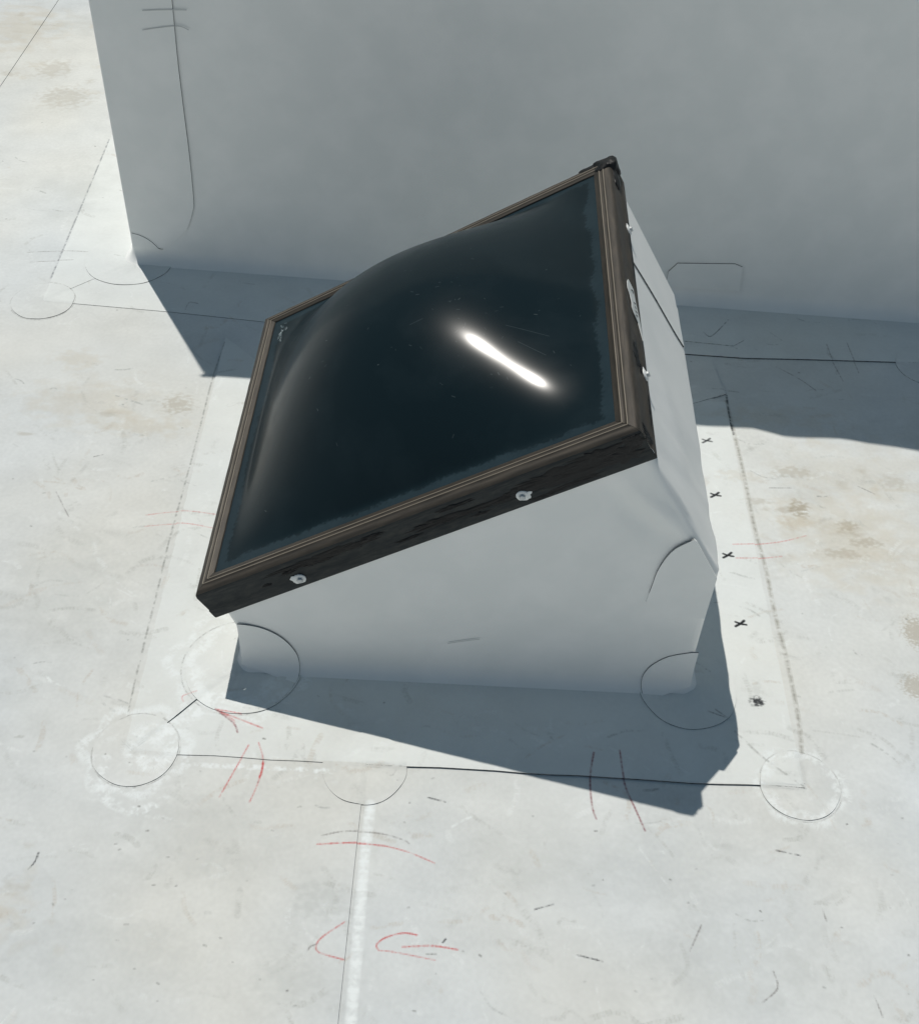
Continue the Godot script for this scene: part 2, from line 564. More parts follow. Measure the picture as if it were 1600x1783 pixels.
func draw_roof_marks() -> void:
	var white := Color8(238, 243, 242)
	var tan := Color8(196, 186, 166)
	var brown := Color8(150, 138, 116)
	var grey := Color8(178, 182, 178)
	# newer flashing sheets
	var newer := Color8(231, 236, 234)
	brighten(PackedVector2Array([V(-0.546, -1.148), V(0.605, -1.1425), V(0.594, -2.16), V(0.42, -2.17), V(0.42, -2.05), V(-0.36, -2.05), V(-0.36, -2.10), V(-0.575, -2.31)]), newer, 0.55)
	brighten(PackedVector2Array([V(-1.041, -2.42), V(-0.721, -2.40), V(-0.494, -2.379), V(0.0, -2.352), V(0.663, -2.331), V(1.083, -2.347), V(1.79, -2.355), V(1.79, -2.60), V(-0.86, -2.64), V(-0.93, -4.19), V(-1.096, -4.19), V(-1.071, -3.234), V(-1.052, -2.746)]), newer, 0.5)
	# drifts of dirt
	stain(V(0.79, -1.74), 0.20, 0.20, tan, 0.24, 14.0)
	stain(V(0.85, -1.95), 0.25, 0.16, tan, 0.16, 12.0)
	stain(V(0.696, -1.785), 0.055, 0.032, tan, 0.40, 40.0)
	stain(V(0.708, -1.825), 0.030, 0.034, brown, 0.54, 60.0)
	stain(V(0.80, -1.78), 0.03, 0.022, brown, 0.36, 60.0)
	stain(V(0.775, -1.70), 0.06, 0.02, brown, 0.25, 50.0)
	stain(V(0.83, -1.735), 0.05, 0.02, brown, 0.29, 60.0)
	stain(V(0.880, -1.50), 0.038, 0.050, brown, 0.38, 110.0, 2.6)
	stain(V(0.846, -1.372), 0.034, 0.036, brown, 0.34, 120.0, 2.6)
	stain(V(-0.639, -2.058), 0.05, 0.045, brown, 0.29, 50.0)
	stain(V(-0.842, -2.052), 0.20, 0.11, tan, 0.23, 16.0)
	stain(V(-0.70, -1.98), 0.12, 0.05, tan, 0.29, 20.0)
	stain(V(-0.90, -2.20), 0.08, 0.05, tan, 0.25, 22.0)
	stain(V(-1.354, -3.667), 0.08, 0.09, brown, 0.20, 30.0)
	stain(V(-1.267, -3.479), 0.11, 0.10, brown, 0.20, 34.0)
	stain(V(-1.56, -3.95), 0.22, 0.25, tan, 0.32, 12.0)
	stain(V(-1.30, -4.0), 0.2, 0.12, grey, 0.17, 14.0)
	stain(V(-0.70, -0.841), 0.12, 0.08, tan, 0.22, 18.0)
	stain(V(-0.185, -0.895), 0.06, 0.05, grey, 0.23, 40.0)
	stain(V(-0.22, -0.77), 0.07, 0.05, grey, 0.17, 34.0)
	stain(V(-0.40, -0.99), 0.18, 0.10, grey, 0.15, 16.0)
	stain(V(-0.50, -0.80), 0.2, 0.08, grey, 0.12, 18.0)
	stain(V(0.35, -0.992), 0.20, 0.10, grey, 0.11, 20.0)
	stain(V(0.45, -0.83), 0.18, 0.10, grey, 0.14, 22.0)
	stain(V(0.12, -0.98), 0.16, 0.08, grey, 0.12, 24.0)
	stain(V(-0.75, -1.50), 0.16, 0.2, grey, 0.14, 16.0)
	stain(V(-0.88, -1.2), 0.2, 0.2, grey, 0.13, 14.0)
	stain(V(0.75, -1.05), 0.2, 0.12, grey, 0.10, 16.0)
	stain(V(-1.1, -2.95), 0.15, 0.18, grey, 0.12, 14.0)
	stain(V(0.98, -2.08), 0.16, 0.06, grey, 0.14, 18.0)
	stain(V(0.70, -2.12), 0.2, 0.05, tan, 0.18, 18.0)
	for k in 70:
		var hub: Vector2 = [V(0.80, -1.76), V(0.88, -1.93), V(-0.80, -2.04), V(-1.30, -3.6), V(-1.5, -3.95), V(-0.72, -0.84), V(0.72, -1.80)][k % 7]
		var c := hub + V(rng.randfn(0, 0.09), rng.randfn(0, 0.06))
		stain(c, rng.randf_range(0.012, 0.07), rng.randf_range(0.008, 0.03), tan if k % 3 else brown, rng.randf_range(0.06, 0.24), rng.randf_range(20.0, 60.0), rng.randf_range(0.8, 2.0))
	# brushed film of dirt, wiped this way and that
	for k in 1500:
		var c := V(rng.randf_range(-1.6, 1.1), rng.randf_range(-3.3, -0.6))
		if k % 2:
			c = V(rng.randf_range(-0.9, 0.9), rng.randf_range(-2.2, -0.6))
		var way := Vector2.from_angle(rng.randfn(0.1, 0.5) if k % 3 else rng.randfn(1.5, 0.4))
		var l := rng.randf_range(0.015, 0.09)
		var bend := way.orthogonal() * rng.randfn(0, 0.12) * l
		var tone := Color8(240, 244, 243) if k % 5 < 2 else (Color8(176, 178, 172) if k % 5 < 4 else Color8(190, 180, 166))
		mark([c, c + way * l * 0.5 + bend, c + way * l], rng.randf_range(3.0, 14.0), tone, rng.randf_range(0.08, 0.26), 1.0)
	# white welded and scrubbed strips beside the seams
	for l in [[V(-0.123, -1.07), V(-0.124, -0.95), V(-0.122, -0.84), V(-0.120, -0.70), V(-0.119, -0.60)]]:
		mark(l, 20, white, 0.95, 0.4)
	mark([V(-0.43, -1.128), V(-0.28, -1.130), V(-0.19, -1.128)], 12, white, 0.7, 1.0)
	for c in [[V(-0.528, -1.151), 0.084, 22.0], [V(-0.385, -1.345), 0.118, 24.0], [V(-0.385, -1.345), 0.085, 34.0], [V(-0.50, -1.16), 0.035, 40.0], [V(0.598, -1.147), 0.066, 30.0]]:
		var ring: Array = []
		for k in 25:
			ring.append(c[0] + Vector2.from_angle(k * TAU / 24.0) * c[1] * (1.0 + 0.12 * sin(k * 1.7)))
		mark(ring, c[2], white, 0.6, 0.8)
	mark([V(-0.50, -1.17), V(-0.45, -1.225), V(-0.41, -1.27)], 40, white, 0.75, 0.9)
	mark([V(-0.575, -1.13), V(-0.56, -1.06), V(-0.50, -1.035), V(-0.46, -1.06)], 22, white, 0.6, 1.0)
	# dirt caught along the side seams
	var seam_l := [V(-0.558, -1.229), V(-0.562, -1.304), V(-0.565, -1.396), V(-0.568, -1.523), V(-0.573, -1.660), V(-0.573, -1.785), V(-0.575, -1.937), V(-0.579, -2.155), V(-0.575, -2.29)]
	mark(seam_l, 3.2, Color8(140, 142, 138), 0.55, 0.8)
	var seam_r := [V(0.612, -1.215), V(0.618, -1.287), V(0.618, -1.416), V(0.613, -1.527), V(0.612, -1.647), V(0.606, -1.759), V(0.605, -1.878), V(0.604, -1.969), V(0.600, -2.083), V(0.597, -2.17)]
	mark(seam_r, 9, Color8(186, 185, 178), 0.6, 0.5)
	mark(seam_r, 2.5, Color8(130, 130, 122), 0.4, 0.9)
	mark([V(-1.075, -3.234), V(-1.066, -3.007), V(-1.057, -2.746), V(-1.049, -2.52)], 4, Color8(130, 134, 138), 0.6, 0.8)
	mark([V(0.60, -2.19), V(0.597, -2.10), V(0.6, -2.05)], 4, Color8(60, 64, 66), 0.6, 0.6)
	mark([V(0.606, -1.142), V(0.55, -1.19), V(0.50, -1.25)], 4, Color8(168, 170, 166), 0.5, 1.0)
	for c in [[V(-0.5275, -1.151), 0.0735], [V(0.598, -1.147), 0.069], [V(-1.041, -2.42), 0.077], [V(-0.38, -1.337), 0.106]]:
		var ring: Array = []
		for k in 33:
			ring.append(c[0] + Vector2.from_angle(k * TAU / 32.0) * c[1])
		mark(ring, 1.8, Color8(150, 151, 147), 0.5, 0.9)
	# red marker
	var red := Color8(198, 78, 78)
	var reds := [
		[2.2, 0.75, V(-0.409, -1.242), V(-0.363, -1.235)],
		[2.4, 0.75, V(-0.406, -1.240), V(-0.322, -1.208)],
		[3.0, 0.65, V(-0.409, -1.242), V(-0.373, -1.215), V(-0.363, -1.196)],
		[4.0, 0.35, V(-0.404, -1.240), V(-0.375, -1.222), V(-0.372, -1.212)],
		[2.0, 0.75, V(-0.340, -1.172), V(-0.348, -1.146), V(-0.358, -1.114), V(-0.372, -1.069)],
		[2.0, 0.6, V(-0.324, -1.178), V(-0.313, -1.151), V(-0.310, -1.127), V(-0.314, -1.094), V(-0.321, -1.063)],
		[4.0, 0.7, V(-0.311, -1.139), V(-0.310, -1.125), V(-0.312, -1.11)],
		[2.4, 0.9, V(-0.202, -0.992), V(-0.142, -0.998), V(-0.093, -0.996)],
		[1.8, 0.7, V(-0.093, -0.996), V(-0.055, -0.987), V(-0.012, -0.970)],
		[2.0, 0.8, V(-0.145, -0.863), V(-0.175, -0.838), V(-0.183, -0.824), V(-0.177, -0.813), V(-0.140, -0.804)],
		[2.2, 0.9, V(-0.033, -0.849), V(-0.055, -0.851), V(-0.081, -0.842), V(-0.093, -0.830), V(-0.089, -0.822)],
		[1.6, 0.65, V(-0.089, -0.822), V(-0.063, -0.820), V(-0.004, -0.811)],
		[2.4, 0.85, V(-0.054, -0.829), V(-0.009, -0.833), V(0.029, -0.829)],
		[2.0, 0.5, V(-0.634, -1.709), V(-0.563, -1.724), V(-0.490, -1.718)],
		[2.0, 0.5, V(-0.630, -1.677), V(-0.556, -1.689), V(-0.490, -1.679)],
		[2.2, 0.5, V(0.554, -1.709), V(0.602, -1.714), V(0.657, -1.726), V(0.709, -1.746)],
		[2.2, 0.5, V(0.556, -1.671), V(0.597, -1.674), V(0.650, -1.684)],
		[2.4, 0.3, V(-0.467, -1.254), V(-0.471, -1.266), V(-0.448, -1.278)],
		[3.0, 0.75, V(0.250, -1.192), V(0.242, -1.144), V(0.243, -1.090), V(0.249, -1.064)],
		[3.0, 0.75, V(0.295, -1.199), V(0.300, -1.134), V(0.316, -1.083), V(0.328, -1.047)]]
	for r in reds:
		mark(r.slice(2), r[0] * 0.8, red if r[0] < 2.9 or r[0] > 3.1 else Color8(120, 70, 74), r[1] * 0.85, 0.45)
	var pencil := [
		[V(-0.196, -1.008), V(-0.158, -1.018), V(-0.105, -1.018), V(-0.066, -1.009), V(-0.055, -1.002)], [V(-0.182, -0.826), V(-0.191, -0.822), V(-0.196, -0.813)],
		[V(0.869, -2.404), V(0.872, -2.341), V(0.883, -2.265)], [V(0.920, -2.415), V(0.924, -2.345), V(0.927, -2.299)], [V(0.732, -2.307), V(0.780, -2.265), V(0.813, -2.223)],
		[V(-1.141, -2.628), V(-1.063, -2.640), V(-0.988, -2.642)], [V(-1.120, -2.585), V(-1.060, -2.595), V(-1.015, -2.602)], [V(-0.830, -1.763), V(-0.786, -1.694)],
		[V(0.846, -1.903), V(0.878, -1.881)], [V(0.654, -1.884), V(0.701, -1.887)], [V(-0.692, -2.414), V(-0.688, -2.444), V(-0.666, -2.441)],
		[V(0.504, -0.820), V(0.506, -0.794), V(0.480, -0.771)], [V(0.403, -0.888), V(0.381, -0.845)], [V(0.596, -0.924), V(0.599, -0.905)], [V(0.649, -0.790), V(0.655, -0.759)],
		[V(0.471, -1.295), V(0.495, -1.274)], [V(0.458, -1.290), V(0.491, -1.277)]]
	for l in pencil:
		mark(l, 1.7, Color8(120, 116, 114), 0.6, 0.6)
	var ink := Color8(38, 40, 42)
	for l in [[V(0.572, -2.426), V(0.590, -2.411), V(0.639, -2.482)], [V(0.210, -0.830), V(0.248, -0.822)], [V(-0.637, -0.953), V(-0.639, -0.935), V(-0.648, -0.920)], [V(0.146, -0.900), V(0.175, -0.910)], [V(-0.029, -1.089), V(0.0, -1.082)], [V(0.006, -0.839), V(0.011, -0.845)], [V(0.539, -1.023), V(0.577, -1.016)]]:
		mark(l, 1.7, ink, 0.6, 0.8)
	# small black crosses over the fixing plates
	var xs := [[V(0.536, -2.024), 0.6], [V(0.535, -1.851), 0.9], [V(0.540, -1.677), 0.95], [V(0.542, -1.499), 1.0]]
	for x in xs:
		var c: Vector2 = x[0]
		mark([c + V(-0.010, 0.007), c + V(0.0, 0.0), c + V(0.008, -0.008)], 4.2, ink, x[1])
		mark([c + V(-0.009, -0.004), c + V(0.0, 0.0), c + V(0.011, 0.002)], 3.6, ink, x[1])
	stain(V(0.549, -1.318), 0.016, 0.014, ink, 0.85, 90.0)
	stain(V(0.553, -1.345), 0.012, 0.03, grey, 0.21, 60.0)
	# loose specks, scuffs and heel rubs
	for k in 170:
		var c := V(rng.randf_range(-1.7, 1.1), rng.randf_range(-3.4, -0.62))
		if k < 80:
			c = V(rng.randf_range(-0.85, 0.85), rng.randf_range(-1.15, -0.62))
		var d := Vector2.from_angle(rng.randf_range(-0.5, 0.7)) * rng.randf_range(0.0, 0.004)
		if k % 40 == 0:
			d *= 6.0
		mark([c, c + d], rng.randf_range(1.6, 2.8), Color8(84, 84, 80), rng.randf_range(0.1, 0.6), 0.5)
	for k in 260:
		var c := V(rng.randf_range(-1.5, 1.1), rng.randf_range(-3.2, -0.62))
		var dir := Vector2.from_angle(rng.randfn(0.15, 0.45))
		var l := rng.randf_range(0.01, 0.07)
		mark([c, c + dir * l * 0.5 + dir.orthogonal() * rng.randfn(0, 0.004), c + dir * l], rng.randf_range(1.8, 5.0), grey.darkened(rng.randf_range(0.0, 0.25)) if k % 3 else white, rng.randf_range(0.15, 0.45), 1.0)


# ==================================================================== roof
func build_roof() -> void:
	var mesh := ArrayMesh.new()
	var at := func(p: Vector2, _t: float) -> Vector3: return Vector3(p.x, 0.0, p.y)
	var x1 := AREA_X + AREA
	var z1 := AREA_Z + AREA
	flat_top(mesh, PackedVector2Array([V(AREA_X, AREA_Z), V(x1, AREA_Z), V(x1, z1), V(AREA_X, z1)]), at, M.roof_main, roof_uv)
	for q in [[-45.0, -45.0, 45.0, AREA_Z], [-45.0, z1, 45.0, 45.0], [-45.0, AREA_Z, AREA_X, z1], [x1, AREA_Z, 45.0, z1]]:
		flat_top(mesh, PackedVector2Array([V(q[0], q[1]), V(q[2], q[1]), V(q[2], q[3]), V(q[0], q[3])]), at, M.roof_tile, roof_uv)
	var roof := obj("roof", mesh, self)
	roof.set_meta("kind", "structure")
	roof.set_meta("label", "flat roof of dirty white welded membrane sheets with marker lines")
	# lapped membrane sheets: each one lies over the next to its right
	var mid := PackedVector2Array()
	for k in 41:
		var z := lerpf(12.0, -14.0, pow(k / 40.0, 1.0))
		mid.append(V(-0.1375 + 0.004 * soft.get_noise_1d(z * 3.0), z))


	var mid_poly := mid.duplicate()
	mid_poly.append(V(-1.6, -14.0))
	mid_poly.append(V(-1.6, 12.0))
	roof_sheet("membrane_sheet", mid_poly, 0.0, 0.0019, roof, M.edge)
	var left_poly := PackedVector2Array()
	for k in 41:
		var z := lerpf(12.0, -14.0, k / 40.0)
		left_poly.append(V(-1.482 + 0.006 * soft.get_noise_1d(z * 2.0 + 40.0), z))
	left_poly.append(V(-2.95, -14.0))
	left_poly.append(V(-2.95, 12.0))
	roof_sheet("membrane_sheet", left_poly, 0.0, 0.0036, roof, M.edge)


# ==================================================================== the tall box behind
func ring_point(k: int, x0: float, x1: float, zf: float, zb: float, r: float, ns: int, nc: int) -> Vector2:
	# rounded rectangle, front side first, left to right; ns points a side, nc a corner
	var per := ns + nc
	var side := k / per
	var i := k % per
	var c := [V(x1 - r, zf - r), V(x1 - r, zb + r), V(x0 + r, zb + r), V(x0 + r, zf - r)]
	var s: Array = [V(x0 + r, zf), V(x1, zf - r), V(x1 - r, zb), V(x0, zb + r)]
	var e: Array = [V(x1 - r, zf), V(x1, zb + r), V(x0 + r, zb), V(x0, zf - r)]
	if i < ns:
		var t := float(i) / (ns - 1)
		return (s[side] as Vector2).lerp(e[side], t)
	var a := (90.0 - 90.0 * side) - 90.0 * (i - ns + 1) / (nc + 1)
	return (c[side] as Vector2) + V(cos(deg_to_rad(a)), sin(deg_to_rad(a))) * r


const BOX_W := 4.2
const BOX_D := 1.6


func box_top(t: float) -> float:
	# the loose edge of the cap rises and falls a little
	var pts := [V(-0.05, 1.04), V(0.1, 1.032), V(0.5, 1.060), V(0.9, 1.097), V(1.12, 1.126), V(1.23, 1.106), V(1.295, 1.154), V(1.42, 1.136), V(1.49, 1.161), V(1.61, 1.193), V(2.2, 1.19), V(4.3, 1.18)]
	for k in pts.size() - 1:
		if t <= pts[k + 1].x:
			var f := clampf((t - pts[k].x) / (pts[k + 1].x - pts[k].x), 0, 1)
			return lerpf(pts[k].y, pts[k + 1].y, f * f * (3 - 2 * f))
	return 1.18


func build_box() -> void:
	var root := Node3D.new()
	root.name = "membrane_clad_box"
	add_child(root)
	root.position = Vector3(-0.8641, 0, -2.6181)
	root.rotation.y = -0.042
	tag(root, "tall grey-white membrane-clad rooftop box casting a wide shadow behind the skylight", "rooftop box")
	# walls: local x to the right, z towards the viewer, front plane z = 0
	var ns := 110
	var nc := 5
	var cove := 0.04
	var levels: Array = []
	for k in 7:
		var a := k / 6.0 * PI / 2
		levels.append([cove * (1 - sin(a)), cove * (1 - cos(a)), -1.0])
	for k in 22:
		levels.append([0.0, 0.0, (k + 1) / 22.0])
	var total := 4 * (ns + nc)
	var f := func(i: int, j: int) -> Vector3:
		var lv: Array = levels[j]
		var o: float = lv[0]
		var p := ring_point(i, -o, BOX_W + o, o, -BOX_D - o, 0.012 + o, ns, nc)
		var y: float = lv[1]
		if lv[2] > 0:
			y = lerpf(cove, box_top(clampf(p.x, 0, BOX_W)), lv[2])
		var d := 0.0012 * soft.get_noise_3d(p.x * 2.3, y * 2.0, p.y * 2.0) * clampf(y * 6.0, 0, 1)
		var n := V(0, 0)
		if p.y > -0.02:
			n = V(0, 1)
		elif p.x < 0.02:
			n = V(-1, 0)
		return Vector3(p.x + n.x * d, y, p.y + n.y * d)
	obj("wall_membrane", grid(total, levels.size() - 1, f, true), root, M.wall)
	# cap sheet over the top
	var g := func(i: int, j: int) -> Vector3:
		var x := lerpf(-0.003, BOX_W + 0.003, i / 160.0)
		var prof: Array = [V(0.006, -0.02), V(0.006, 0.0), V(0.003, 0.006), V(-0.01, 0.009), V(-0.8, 0.03), V(-BOX_D + 0.01, 0.009), V(-BOX_D - 0.012, 0.002), V(-BOX_D - 0.012, -0.02)]
		var q: Vector2 = prof[j]
		return Vector3(x, box_top(x) + q.y, q.x)
	obj("cap_sheet", grid(160, 7, g), root, M.wall)
	var ex := Vector3.RIGHT
	var ey := Vector3.UP
	# the corner sheet that laps on to the front, its edge curving in to the foot
	var lap := PackedVector2Array([V(0.006, 0.042), V(0.05, 0.043)])
	for p in smooth_line([V(0.084, 0.045), V(0.117, 0.068), V(0.151, 0.105), V(0.172, 0.156), V(0.178, 0.188), V(0.182, 0.296), V(0.183, 0.412), V(0.184, 0.522), V(0.187, 0.616), V(0.189, 0.676), V(0.190, 0.80), V(0.191, 1.0)], 5):
		lap.append(p)
	lap.append(V(0.006, 1.0))
	wall_sheet("lap_sheet", lap, Vector3.ZERO, ex, ey, 0.0, 0.0030, root, M.wall, M.edge, 12, lap.size() - 2)
	var quarter := PackedVector2Array([V(0.006, 0.042)])
	for k in 15:
		var a := k / 14.0 * PI / 2
		quarter.append(V(maxf(0.006, cos(a) * 0.083), maxf(sin(a) * 0.083, 0.042)))
	wall_sheet("corner_patch", quarter, Vector3.ZERO, ex, ey, 0.002, 0.0046, root, M.wall, M.edge, 1, 14)
	var patch := PackedVector2Array()
	for p in [V(1.350, 0.042), V(1.352, 0.085), V(1.370, 0.110), V(1.424, 0.114), V(1.509, 0.120), V(1.528, 0.113), V(1.533, 0.09), V(1.535, 0.042)]:
		patch.append(p)
	wall_sheet("wall_patch", patch, Vector3.ZERO, ex, ey, 0.0, 0.0032, root, M.wall, M.edge)
	wall_line("pencil_mark", [V(0.121, 0.648), V(0.17, 0.653), V(0.22, 0.656)], 0.0022, Vector3.ZERO, ex, ey, 0.0046, root, M.pencil)
	wall_line("pencil_mark", [V(0.115, 0.605), V(0.17, 0.616), V(0.20, 0.619), V(0.219, 0.612)], 0.0022, Vector3.ZERO, ex, ey, 0.0046, root, M.pencil)
	# flanges welded to the roof, in world axes
	var inv := root.transform.affine_inverse()
	var world := Node3D.new()
	var fl := func(called: String, pts: Array, low: float, top: float, e: Material) -> void:
		var o := roof_sheet(called, PackedVector2Array(pts), low, top, root, e)
		o.transform = inv
	fl.call("roof_flange", [V(-1.041, -2.420), V(-0.721, -2.400), V(-0.494, -2.379), V(0.0, -2.352), V(0.663, -2.331), V(0.806, -2.338), V(1.083, -2.347), V(3.2, -2.36), V(3.2, -2.48), V(-0.87, -2.62)], 0.0, 0.0030, M.edge)
	fl.call("roof_flange", [V(-1.041, -2.420), V(-0.88, -2.585), V(-0.95, -4.4), V(-1.10, -4.4), V(-1.071, -3.234), V(-1.052, -2.746)], 0.0, 0.0038, M.pale_edge)
	draped_disc("corner_patch", V(-1.041, -2.420), 0.075, root, M.roof_main, M.edge).transform = inv
	draped_disc("corner_patch", V(-0.872, -2.615), 0.113, root, M.roof_main, M.edge).transform = inv
	draped_disc("corner_patch", V(1.10, -2.337), 0.075, root, M.roof_main, M.pale_edge).transform = inv
	fl.call("wall_patch", [V(0.50, -2.53), V(0.50, -2.40), V(0.52, -2.385), V(0.64, -2.375), V(0.668, -2.40), V(0.672, -2.52)], 0.0, 0.0044, M.pale_edge)
	world.free()


# ==================================================================== the curb
func curb_levels() -> Array:
	# bounds of the ring at each level: x0, x1, zf, zb, y at x0, y at x1, corner radius
	var out: Array = []
	var base := [-0.3740, 0.4265, CURB_F, CURB_B, COVE, COVE, 0.016]
	for k in 7:
		var a := k / 6.0 * PI / 2
		var o := COVE * (1 - sin(a))
		var y := COVE * (1 - cos(a))
		out.append([base[0] - o, base[1] + o, base[2] + o, base[3] - o, y, y, 0.016 + o])
	var ridge := [-0.3816, 0.4285, CURB_F, CURB_B + 0.02, 0.1073, 0.3064, 0.015]
	var fl := F_LEFT + U * 0.020 + N * 0.012
	var fr := F_LEFT + U * (FW - 0.009) + N * 0.012
	var top := [fl.x, fr.x, CURB_F - 0.006, CURB_B - 0.010, fl.y, fr.y, 0.012]
	for part in [[base, ridge, 16], [ridge, top, 18]]:
		for k in part[2]:
			# closer rows near the ridge
			var t: float = (k + 1.0) / part[2]
			t = 1.0 - pow(1.0 - t, 1.6) if part[0] == base else pow(t, 1.6)
			var row: Array = []
			for c in 7:
				row.append(lerpf(part[0][c], part[1][c], t))
			out.append(row)
	return out


func build_curb() -> void:
	var root := Node3D.new()
	root.name = "skylight_curb"
	add_child(root)
	tag(root, "wedge-shaped white membrane-wrapped curb under the tilted skylight, welded to the roof", "curb")
	var lv := curb_levels()
	var ns := 64
	var nc := 6
	var per := ns + nc
	var f := func(i: int, j: int) -> Vector3:
		var b: Array = lv[j]
		var p := ring_point(i, b[0], b[1], b[2], b[3], b[6], ns, nc)
		var n := clampf((p.x - b[0]) / (b[1] - b[0]), 0, 1)
		var y := lerpf(b[4], b[5], n)
		var side := i / per
		var free := clampf((j - 6) / 6.0, 0, 1) * clampf((lv.size() - 1 - j) / 5.0, 0, 1)
		var d := 0.0030 * soft.get_noise_3d(p.x * 3.0 + 7.0, y * 3.5, p.y * 3.0) * free
		if side == 0 and i % per < ns:
			# loose fold beside the front right edge
			var u: float = b[1] - p.x
			d += free * 0.0080 * exp(-pow((u - 0.035 - 0.03 * speckle.get_noise_1d(y * 5.0)) / 0.014, 2.0)) * smoothstep(0.37, 0.43, y)
			d -= free * 0.0060 * exp(-pow((u - 0.068) / 0.02, 2.0)) * smoothstep(0.37, 0.43, y)
			return Vector3(p.x, y, p.y + d)
		if side == 1 and i % per < ns:
			d *= smoothstep(-1.86, -1.78, p.y)
			d += free * 0.0075 * speckle.get_noise_3d(y * 4.0, p.y * 7.0, 3.0) * smoothstep(-1.75, -1.4, p.y)
			return Vector3(p.x, y, p.y) + N.rotated(Vector3.BACK, -PI / 2) * d
		return Vector3(p.x, y, p.y)
	obj("wall_membrane", grid(4 * per, lv.size() - 1, f, true), root, M.wall)
	# flanges on the roof, mitred at the corners
	var wav := func(a: Vector2, b: Vector2, n: int, amp: float) -> Array:
		var out: Array = []
		for k in n:
			var p := a.lerp(b, float(k) / n)
			out.append(p + (b - a).normalized().orthogonal() * amp * soft.get_noise_2d(p.x * 4.0 + 3.0, p.y * 4.0) * minf(k, 1))
		return out
	var front: Array = wav.call(V(-0.535, -1.1475), V(0.605, -1.1415), 24, 0.004)
	front.append_array([V(0.605, -1.1415), V(0.44, -1.33), V(0.40, -1.36), V(-0.36, -1.36), V(-0.405, -1.302)])
	roof_sheet("roof_flange", PackedVector2Array(front), 0.0, 0.0032, root, M.edge)
	var left: Array = [V(-0.535, -1.149), V(-0.480, -1.215), V(-0.438, -1.270), V(-0.400, -1.312), V(-0.36, -1.345), V(-0.36, -2.1), V(-0.575, -2.31)]
	left.append_array(wav.call(V(-0.575, -2.30), V(-0.556, -1.20), 18, 0.006))
	left.append(V(-0.553, -1.165))
	roof_sheet("roof_flange", PackedVector2Array(left), 0.0, 0.0045, root, M.mid_edge)
	var rside: Array = wav.call(V(0.607, -1.15), V(0.594, -2.16), 18, 0.006)
	rside.append_array([V(0.594, -2.16), V(0.585, -2.172), V(0.41, -2.17), V(0.41, -1.16)])
	roof_sheet("roof_flange", PackedVector2Array(rside), 0.0, 0.0025, root, M.pale_edge)
	roof_sheet("roof_flange", PackedVector2Array([V(-0.57, -2.305), V(-0.37, -2.10), V(0.42, -2.10), V(0.60, -2.19), V(0.58, -2.30)]), 0.0, 0.0038, root, M.pale_edge)
	# round patches over the seam ends
	draped_disc("corner_patch", V(-0.5275, -1.151), 0.0715, root, M.roof_patch, M.edge)
	draped_disc("corner_patch", V(0.598, -1.147), 0.067, root, M.roof_patch, M.edge)
	draped_disc("seam_patch", V(-0.138, -1.138), 0.0705, root, M.roof_main, M.edge)
	# round patches folded up the front corners
	folded_patch(root, V(-0.374, 1.0), 0.104, 1.0, 0.0044)
	folded_patch(root, V(0.4265, 1.0), 0.088, -1.0, 0.0038)
	var of := Vector3(0, 0, CURB_F)
	# patch wrapped round the upper front right edge
	var hi := PackedVector2Array()
	for p in smooth_line([V(0.318, 0.235), V(0.322, 0.276), V(0.327, 0.318), V(0.343, 0.362), V(0.372, 0.389)], 5):
		hi.append(p)
	for p in [V(0.3765, 0.385), V(0.424, 0.302), V(0.422, 0.20), V(0.36, 0.20)]:
		hi.append(p)
	wall_sheet("edge_patch", hi, of, Vector3.RIGHT, Vector3.UP, 0.001, 0.0046, root, M.wall, M.mid_edge, 3, 20)
	wall_line("pencil_mark", [V(-0.009, 0.100), V(0.02, 0.109), V(0.046, 0.116)], 0.0018, of, Vector3.RIGHT, Vector3.UP, 0.0042, root, M.pencil)
	# lapped end of the wrapping on the tall side
	var fr := F_LEFT + U * (FW - 0.009) + N * 0.012
	var ridge := Vector3(0.4285, 0.3064, CURB_F)
	var down := ridge - Vector3(fr.x, fr.y, CURB_F)
	down.z = 0
	var ln := down.length()
	down /= ln
	var back := Vector3(0, 0, -1)
	var lap := PackedVector2Array()
	for p in smooth_line([V(0.548, 0.004), V(0.575, 0.12), V(0.590, 0.231), V(0.603, ln - 0.006)], 5):
		lap.append(p)
	lap.append(V(0.765, ln - 0.02))
	lap.append(V(0.770, 0.004))
	wall_sheet("lap_sheet", lap, Vector3(fr.x, fr.y, CURB_F), back, down, 0.0, -0.0026, root, M.wall, M.edge, 0, 15)


